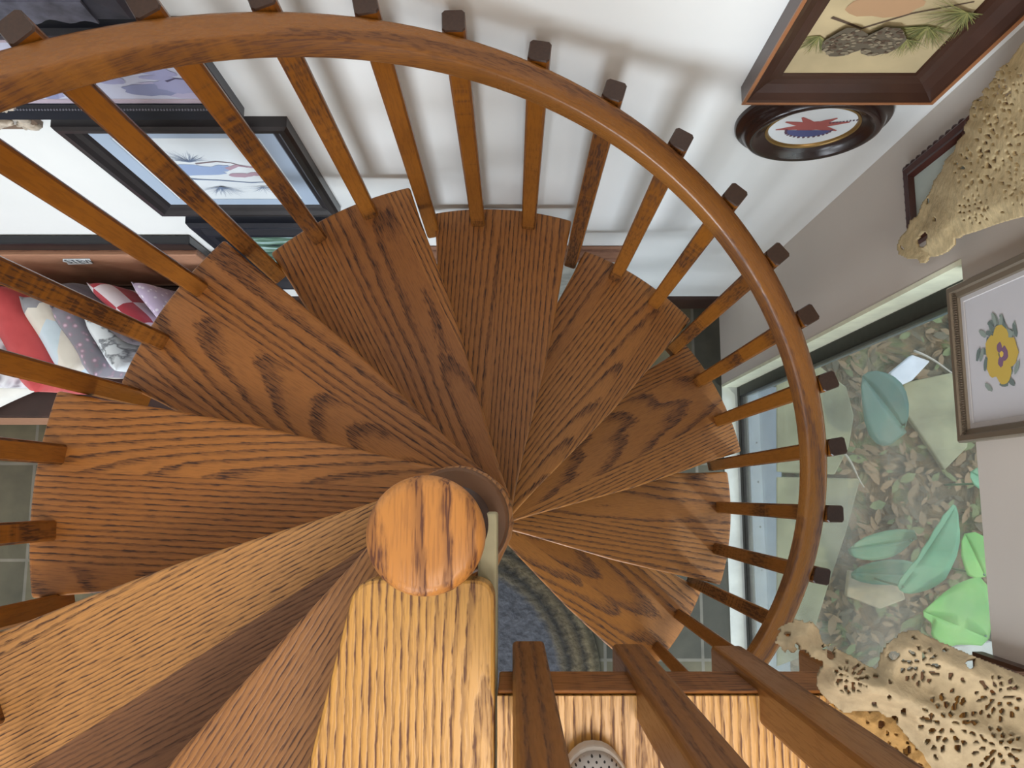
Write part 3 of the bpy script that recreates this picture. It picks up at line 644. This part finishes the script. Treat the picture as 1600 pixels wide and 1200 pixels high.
# low cabinet top and stones behind the treads
cab=empty('low_cabinet',(.0,.66,0)); tag(cab,'low brown cabinet against the back wall behind the treads','cabinet')
cz=CAMZ-2.33
bm=bmesh.new(); box(bm,-.36,.335,YW-.034,YW-.015,.16,cz-.03) ; o=link('body',bm,plain('pale_panel',srgb(176,176,168),.6,noise=.3,scale=20),cab); o.matrix_parent_inverse=Matrix.Translation((0,-.66,0))
bm=bmesh.new(); box(bm,-.37,.345,YW-.045,YW-.001,cz-.03,cz); o=link('cabinet_top',bm,M['bench'],cab,bevel=.004); o.matrix_parent_inverse=Matrix.Translation((0,-.66,0))
# ================= CROCHET LACE =================
def inside(p,poly):
    x,y=p; c=False; n=len(poly)
    for i in range(n):
        x1,y1=poly[i]; x2,y2=poly[(i+1)%n]
        if (y1>y)!=(y2>y) and x<(x2-x1)*(y-y1)/(y2-y1)+x1: c=not c
    return c
def edist(p,poly):
    m=1e9; n=len(poly); px_,py_=p
    for i in range(n):
        x1,y1=poly[i]; x2,y2=poly[(i+1)%n]; dx,dy=x2-x1,y2-y1; l=dx*dx+dy*dy
        t=0 if l==0 else max(0,min(1,((px_-x1)*dx+(py_-y1)*dy)/l)); m=min(m,math.hypot(px_-x1-t*dx,py_-y1-t*dy))
    return m
def lace(name,poly_px,step,rosettes,nholes,hmap,mat,seed,hsc=1.0,add=1.6):
    """openwork cloth: regular mesh in the outline, holes cut as rosettes and random slots; hmap(u,v)->point in space"""
    rnd=random.Random(seed)
    us=[p[0] for p in poly_px]; vs=[p[1] for p in poly_px]
    holes=[]
    for (cu_,cv_,R,n) in rosettes:
        for ring,(rr,nn,a,b) in enumerate(((R*.34,max(5,n//2),R*.10,R*.05),(R*.66,n,R*.12,R*.055),(R*.95,int(n*1.3),R*.09,R*.05))):
            for i in range(nn):
                t=2*PI*i/nn+rnd.uniform(-.12,.12); q=rr*rnd.uniform(.92,1.08)
                holes.append((cu_+q*math.cos(t),cv_+q*math.sin(t),a*rnd.uniform(.8,1.6)*hsc+add*1.2,b*rnd.uniform(.9,1.6)*hsc+add*1.2,t))
    for i in range(nholes):
        u=rnd.uniform(min(us),max(us)); v=rnd.uniform(min(vs),max(vs))
        if any(math.hypot(u-h[0],v-h[1])<h[2]+9 for h in holes): continue
        big=rnd.random()<.22
        holes.append((u,v,(rnd.uniform(9,16)*hsc if big else rnd.uniform(3,7)*hsc)+add,(rnd.uniform(6,11)*hsc if big else rnd.uniform(2,3.5)*hsc)+add,rnd.uniform(0,PI)))
    cell={}
    for h in holes: cell.setdefault((int(h[0]//20),int(h[1]//20)),[]).append(h)
    def inhole(u,v):
        ci,cj=int(u//20),int(v//20)
        for a in (-1,0,1):
            for b in (-1,0,1):
                for (hu,hv,ra,rb,t) in cell.get((ci+a,cj+b),()):
                    dx,dy=u-hu,v-hv; c,s=math.cos(t),math.sin(t); x=dx*c+dy*s; y=-dx*s+dy*c
                    w=1+.18*math.sin(3*math.atan2(y,x)+hu)
                    if (x/ra)**2+(y/rb)**2<w: return True
        return False
    bm=bmesh.new(); V={}
    u0,u1,v0,v1=min(us),max(us),min(vs),max(vs); nu=int((u1-u0)/step)+1; nv=int((v1-v0)/step)+1
    def gv(i,j):
        if (i,j) not in V:
            u=u0+i*step; v=v0+j*step; V[(i,j)]=bm.verts.new(hmap(u,v,min(28,edist((u,v),poly_px)) ))
        return V[(i,j)]
    for i in range(nu):
        for j in range(nv):
            u=u0+(i+.5)*step; v=v0+(j+.5)*step
            if inside((u,v),poly_px) and not inhole(u,v):
                bm.faces.new((gv(i,j),gv(i+1,j),gv(i+1,j+1),gv(i,j+1)))
    o=link(name,bm,mat,smooth=True)
    md=o.modifiers.new('Smooth','SMOOTH'); md.factor=.5; md.iterations=2
    md=o.modifiers.new('Solid','SOLIDIFY'); md.thickness=.004; md.offset=-1
    return o
def lacemat(name,col,sc=70):
    return plain(name,col,.85,noise=.16,scale=sc,bump=.35)
M['lace']=lacemat('beige_crochet_cotton',srgb(190,168,126)); M['lace2']=lacemat('greyish_beige_crochet',srgb(172,158,130)); M['lace3']=lacemat('golden_netting',srgb(166,132,80),120)
def wob(u,v,a): return a*(math.sin(u*.045+v*.02)+.6*math.sin(v*.06-u*.03+1.3)+.4*math.sin(u*.11+v*.09))
# upper lace cloth, hanging off a wooden shelf on the right wall
up=[(1640,20),(1598,72),(1580,98),(1562,108),(1556,124),(1540,140),(1536,152),(1524,158),(1519,172),(1519,186),(1510,196),(1511,210),(1498,222),(1494,238),(1480,250),(1474,268),(1462,282),(1456,300),(1443,318),(1437,336),(1424,345),(1420,358),(1408,372),(1404,384),(1406,398),(1420,404),(1436,404),(1441,412),(1448,412),(1454,402),(1470,399),(1484,392),(1496,380),(1506,368),(1530,360),(1552,352),(1575,345),(1600,338),(1660,330),(1680,150)]
def upmap(u,v,ed):
    dep=1.22-.0016*(v-200)*-1*.25 -.0009*ed + wob(u,v,.004) -.0004*(u-1500)
    p=ray(u,v); X=.775-.0012*min(28,ed)*.6-.0007*(u-1500)+wob(u,v,.004); X=min(X,.80)
    q=p*(X/p.x); return (q.x,q.y,q.z+CAMZ)
o=lace('lace_doily',up,2.2,[(1555,150+10,34,10),(1570,225,40,12),(1530,262,34,10),(1580,130,26,9),(1525,335-10,24,9),(1600,290,30,10)],120,upmap,M['lace'],3,.72,.35)
tag(o,'beige crocheted lace doily hanging at the upper right corner','lace doily')
# shelf behind it
yb0,yb1=atx(1575,318,.80).y,atx(1575,150,.80).y; zb0=atx(1512,250,.80).z; bm=bmesh.new(); box(bm,.802,.819,yb0,min(yb1,.70),zb0,zb0+.40)
sh=link('wall_plaque',bm,plain('mid_brown_board',srgb(126,98,70),.6,noise=.3,scale=12),bevel=.004); tag(sh,'brown wooden board on the right wall behind the hanging lace','board')
# lower lace cloth lying on landing corner
lowA=[(1211,1004),(1216,990),(1222,986),(1219,980),(1232,972),(1250,970),(1268,974),(1280,986),(1286,1004),(1300,1010),(1330,1024),(1352,1038),(1370,1046),(1374,1026),(1386,1008),(1400,992),(1412,986),(1434,984),(1446,992),(1470,1002),(1496,1014),(1530,1028),(1560,1040),(1600,1056),(1660,1080),(1700,1300),(1500,1300),(1440,1180),(1400,1130),(1372,1112),(1340,1112),(1318,1114),(1300,1100),(1284,1086),(1276,1070),(1276,1058),(1284,1044),(1278,1030),(1266,1026),(1262,1016),(1248,1014),(1240,1020),(1226,1020),(1218,1010)]
def lowmap(u,v,ed):
    fold=.022*math.exp(-((v-1060-.45*(u-1340))/26)**2)+.018*math.exp(-((v-1030-.35*(u-1480))/30)**2)
    dep=.775-.0005*ed-fold-wob(u,v,.0022)
    p=ray(u,v); q=p*(-dep/p.z); return (q.x,q.y,q.z+CAMZ)
o=lace('lace_cloth',lowA,2.4,[(1330,1060,26,9),(1480,1130,44,12),(1560,1090,34,10),(1560,1170,36,10),(1440,1040,30,9)],230,lowmap,M['lace2'],11,.72)
tag(o,'greyish beige crocheted lace cloth spread over the lower right landing corner','lace cloth')
net=[(1296,1098),(1330,1106),(1380,1110),(1420,1130),(1470,1160),(1520,1300),(1440,1300),(1400,1180),(1345,1140),(1310,1115)]
def netmap(u,v,ed):
    dep=.782-.0003*ed-wob(u*2,v*2,.0015); p=ray(u,v); q=p*(-dep/p.z); return (q.x,q.y,q.z+CAMZ)
o=lace('netting_trim',net,2.4,[],420,netmap,M['lace3'],5,.5)
tag(o,'golden brown netted fringe under the lace cloth at bottom right','lace fringe')
# ================= OUTDOORS =================
def groundmat():
    m,nt,b=newmat('leaf_litter_soil'); tc=N(nt,'ShaderNodeTexCoord'); n=N(nt,'ShaderNodeTexNoise'); n.inputs['Scale'].default_value=6; n.inputs['Detail'].default_value=10; n.inputs['Distortion'].default_value=1.2; L(nt,tc.outputs['Object'],n.inputs['Vector'])
    v=N(nt,'ShaderNodeTexVoronoi'); v.inputs['Scale'].default_value=16; L(nt,tc.outputs['Object'],v.inputs['Vector'])
    c=ramp(nt,n.outputs['Fac'],[(.3,srgb(62,60,40)),(.45,srgb(110,92,62)),(.53,srgb(132,106,72)),(.6,srgb(98,110,62)),(.75,srgb(160,148,110))])
    mx=N(nt,'ShaderNodeMix',data_type='RGBA',blend_type='MULTIPLY'); mx.inputs['Factor'].default_value=.5; L(nt,c,mx.inputs['A']); L(nt,ramp(nt,v.outputs['Distance'],[(0,(1,1,1,1)),(.6,(.35,.34,.3,1))]),mx.inputs['B'])
    L(nt,mx.outputs['Result'],b.inputs['Base Color']); b.inputs['Roughness'].default_value=.9
    bp=N(nt,'ShaderNodeBump'); bp.inputs['Distance'].default_value=.05; L(nt,n.outputs['Fac'],bp.inputs['Height']); L(nt,bp.outputs[0],b.inputs['Normal'])
    return m
bm=bmesh.new(); box(bm,XW+.12,7,-5,5,-.14,-.03); g=link('ground',bm,groundmat()); g['kind']='structure'; g['label']='garden soil outside the window'
stonem=plain('pale_tan_flagstone',srgb(140,136,104),.85,noise=.3,scale=7,bump=.4)
def flag(px,dep,label,mat=stonem,h=.03):
    pts=[atz(*p,dep) for p in px]; c=sum(pts,Vector())/len(pts)
    bm=bmesh.new(); prism(bm,[(p.x-c.x,p.y-c.y) for p in pts],0,h)
    o=link('flagstone',bm,mat,loc=(c.x,c.y,CAMZ-dep-h*.0),bevel=.006); tag(o,label,'flagstone','flagstones outside the window'); return o
GD=3.115
stones=[([(1209,745),(1340,748),(1318,830),(1288,920),(1268,985),(1262,1020),(1209,1040)],'large pale flagstone beside the lower part of the window track'),
 ([(1209,560),(1262,562),(1318,606),(1330,650),(1322,700),(1300,742),(1209,738)],'pale flagstone beside the upper part of the window track'),
 ([(1405,600),(1500,580),(1515,640),(1505,700),(1470,735),(1440,690),(1412,650)],'light rounded stone next to the dark green leaf')]
SP_=[[tuple(atz(*p,GD))[:2] for p in st[0]] for st in stones]
for px_,lab in stones: flag(px_,GD,lab)
flag([(1385,585),(1420,556),(1448,566),(1420,596),(1398,606)],GD-.04,'small white stone near the top of the window view',plain('white_stone',srgb(208,208,208),.8,noise=.1))
flag([(1322,890),(1400,905),(1410,935),(1370,950),(1318,930)],GD-.03,'flat tan stone between the leaves and the flagstone',plain('tan_stone',srgb(170,154,122),.85,noise=.2))
flag([(1470,1010),(1545,1000),(1560,1060),(1490,1050)],GD-.02,'pale grey stone under the bright green leaf',plain('grey_stone',srgb(186,184,172),.85,noise=.15))
# leaf litter (uncountable)
rl=random.Random(4); bm=bmesh.new()
for i in range(3800):
    x=rl.uniform(XW+.2,2.6); y=rl.uniform(-1.3,1.1); z=-.028+rl.random()*.03; l=rl.uniform(.008,.04); w=l*rl.uniform(.25,.5); a=rl.random()*2*PI; t=rl.uniform(-.5,.5)
    c,s=math.cos(a),math.sin(a); prev=None
    q=[]
    for k_,(lx,ly,lz) in enumerate(((-l,0,0),(-l*.3,w,.3*w),(l*.5,w*.8,.5*w),(l,0,.2*l),(l*.5,-w*.8,.4*w),(-l*.3,-w,.3*w))):
        q.append(bm.verts.new((x+lx*c-ly*s,y+lx*s+ly*c,z+lz+t*lx*.3)))
    if any(inside((x,y),sp_) for sp_ in SP_):
        for q_ in q: bm.verts.remove(q_)
        continue
    try: f=bm.faces.new(q); f.material_index=rl.choice((0,0,1,2,3))
    except Exception: pass
o=link('leaf_litter',bm,None,mats=[pc(122,98,66),pc(84,74,50),pc(140,112,78),pc(104,112,66)]); tag(o,'brown dry leaf litter over the soil outside','leaf litter',kind='stuff')
# twigs
for (p,q,lab) in (((1428,548),(1504,590),'long pale twig at the top of the window view'),((1312,700),(1352,760),'thin twig beside the pale flagstones')):
    a=atz(*p,3.04); b_=atz(*q,3.04); bm=bmesh.new(); d=(b_-a); n_=8
    loops=[]
    side=Vector((-d.y,d.x,0)).normalized(); upv=Vector((0,0,1))
    for i in range(n_+1):
        t=i/n_; c_=a+d*t+side*.006*math.sin(5*t)-a; r_=.005*(1-.5*t)
        loops.append([tuple(c_+side*r_*math.cos(2*PI*k/7)+upv*r_*math.sin(2*PI*k/7)) for k in range(7)])
    loft(bm,loops,True,True); o=link('twig',bm,pc(176,166,150),smooth=True,loc=a); tag(o,lab,'twig')
# arrow shaped leaves
def leafmat(name,col,col2,trans=.35):
    m,nt,b=newmat(name); tc=N(nt,'ShaderNodeTexCoord'); n=N(nt,'ShaderNodeTexNoise'); n.inputs['Scale'].default_value=5; L(nt,tc.outputs['Object'],n.inputs['Vector'])
    L(nt,ramp(nt,n.outputs['Fac'],[(.35,col),(.65,col2)]),b.inputs['Base Color']); b.inputs['Roughness'].default_value=.4
    out=nt.nodes['Material Output']; t=N(nt,'ShaderNodeBsdfTranslucent'); t.inputs[0].default_value=col2; mx=N(nt,'ShaderNodeMixShader'); mx.inputs[0].default_value=trans
    L(nt,b.outputs[0],mx.inputs[1]); L(nt,t.outputs[0],mx.inputs[2]); L(nt,mx.outputs[0],out.inputs[0]); return m
lm1=leafmat('bright_green_leaf',srgb(116,190,96),srgb(156,214,112)); lm2=leafmat('blue_green_leaf',srgb(104,166,124),srgb(134,190,146)); lm3=leafmat('deep_green_leaf',srgb(56,96,84),srgb(76,116,96),.15); lm4=leafmat('mid_green_leaf',srgb(86,134,96),srgb(110,152,112),.2)
def leaf(px,dep,mat,label,dz=0.0,stem=True):
    """outline px, first = tip, extruded thin with a mid fold; petiole to the ground"""
    pts=[atz(*p,dep) for p in px]; c=sum(pts,Vector())/len(pts); tip=pts[0]; base=pts[len(pts)//2]
    ax=(base-tip); ax.z=0; ax.normalize(); sd=Vector((-ax.y,ax.x,0))
    bm=bmesh.new(); n=len(pts); mid=[]
    K=4
    rings=[]
    for r_ in range(K+1):
        t=1-r_/(K+.0)
        rings.append([])
        for p in pts:
            # towards the midrib: same position along the axis, side offset scaled
            al=(p-tip).dot(ax); of=(p-tip).dot(sd); q=tip+ax*al+sd*of*t
            lift=.10*abs(of*t)-.25*(al-(base-tip).length*.4)**2
            rings[-1].append(bm.verts.new((q.x-c.x,q.y-c.y,lift+.004*math.sin(al*90)*t)))
    for a,b_ in zip(rings,rings[1:]):
        for i in range(n):
            j=(i+1)%n
            try: bm.faces.new((a[i],a[j],b_[j],b_[i]))
            except Exception: pass
    bmesh.ops.remove_doubles(bm,verts=bm.verts,dist=.0006)
    root=empty('elephant_ear_leaf',(c.x,c.y,-.03)); tag(root,label,'leaf')
    o=link('blade',bm,mat,root,smooth=True); o.location=(0,0,CAMZ-dep+.03)
    md=o.modifiers.new('S','SOLIDIFY'); md.thickness=.0015
    bm=bmesh.new(); bs=base-c; h=CAMZ-dep+.03; loops=[]
    for i in range(7):
        t=i/6; P=Vector((bs.x*.9+.05*(1-t)**2,bs.y*.9,h*t)); loops.append([(P.x+.004*math.cos(2*PI*k/8),P.y+.004*math.sin(2*PI*k/8),P.z) for k in range(8)])
    loft(bm,loops,True,True); link('stalk',bm,lm4,root,smooth=True)
def smoothpoly(px,it=2):
    for _ in range(it):
        o=[]
        for i in range(len(px)):
            a=px[i]; b=px[(i+1)%len(px)]; o+= [(a[0]*.75+b[0]*.25,a[1]*.75+b[1]*.25),(a[0]*.25+b[0]*.75,a[1]*.25+b[1]*.75)]
        px=o
    return px
LV=[([(1494,784),(1498,810),(1500,836),(1490,880),(1470,912),(1444,924),(1420,930),(1404,920),(1408,902),(1428,880),(1446,850),(1464,820),(1478,800)],2.72,lm2,'tall pointed pale green leaf in front of the window frame edge'),
 ([(1322,862),(1344,842),(1376,830),(1410,826),(1434,830),(1426,848),(1404,866),(1372,876),(1340,874)],2.80,lm4,'dull green leaf lying left of the tall pointed leaf'),
 ([(1438,960),(1456,940),(1480,920),(1505,904),(1535,900),(1550,960),(1545,1010),(1500,1006),(1474,1012),(1452,994),(1458,976)],2.66,lm1,'broad bright green leaf at the lower right of the window'),
 ([(1344,590),(1360,578),(1390,584),(1412,604),(1422,640),(1412,680),(1386,700),(1360,690),(1346,650)],2.90,lm3,'dark blue-green leaf at the top of the window view'),
 ([(1500,835),(1530,830),(1550,860),(1548,900),(1515,905),(1502,880)],2.75,lm1,'green leaf partly cut by the wall edge above the broad leaf'),
 ([(1512,740),(1530,728),(1550,740),(1548,762),(1524,764)],2.75,lm2,'small mint leaf peeking past the wall above the pointed leaf'),
 ([(1324,900),(1350,880),(1400,872),(1450,884),(1440,905),(1400,915),(1350,912)],2.98,lm4,'low olive green leaf under the dull green leaf')]
for px_,dep,mt,lab in LV:
    leaf(smoothpoly(px_,1),dep,mt,lab)
# ================= LIGHT =================
w=bpy.data.worlds.new('World'); bpy.context.scene.world=w; w.use_nodes=True; nt=w.node_tree; bg=nt.nodes['Background']
sk=N(nt,'ShaderNodeTexSky'); sk.sky_type='NISHITA'; sk.sun_elevation=math.radians(48); sk.sun_rotation=math.radians(60); sk.sun_disc=False
sl=bpy.data.lights.new('sun','SUN'); sl.energy=1.3; sl.angle=.05; sl.color=(1,.92,.74); so=bpy.data.objects.new('sun',sl); C.objects.link(so); so.rotation_euler=Vector((.35,-.35,1)).to_track_quat('Z','Y').to_euler()
L(nt,sk.outputs[0],bg.inputs[0]); bg.inputs[1].default_value=.42
def area(name,loc,target,size,power,col,sy=None):
    l=bpy.data.lights.new(name,'AREA'); l.energy=power; l.color=col; l.size=size
    if sy: l.shape='RECTANGLE'; l.size_y=sy
    o=bpy.data.objects.new(name,l); C.objects.link(o); o.location=loc; o.rotation_euler=(Vector(target)-Vector(loc)).to_track_quat('-Z','Y').to_euler(); return o
area('lower_window_light',(-.6,-3.3,1.15),(-.2,.7,1.6),1.7,128,(.82,.91,1),1.7)
area('upper_window_light',(-.6,-3.0,3.9),(-.2,0,2.3),1.0,42,(1,.97,.95))
area('ceiling_light',(.3,-1.0,4.3),(-.2,-.2,0),.8,30,(1,.93,.85))
# ================= CAMERA =================
cam=bpy.data.cameras.new('Camera'); co=bpy.data.objects.new('Camera',cam); C.objects.link(co)
co.location=(0,0,CAMZ); co.rotation_euler=(TX,0,0); cam.sensor_width=36; cam.lens=FP/1600*36; cam.clip_start=.02
sc=bpy.context.scene; sc.camera=co
sc.view_settings.view_transform='Standard'; sc.view_settings.look='None'; sc.view_settings.exposure=0; sc.view_settings.gamma=1; sc.view_settings.use_curve_mapping=False
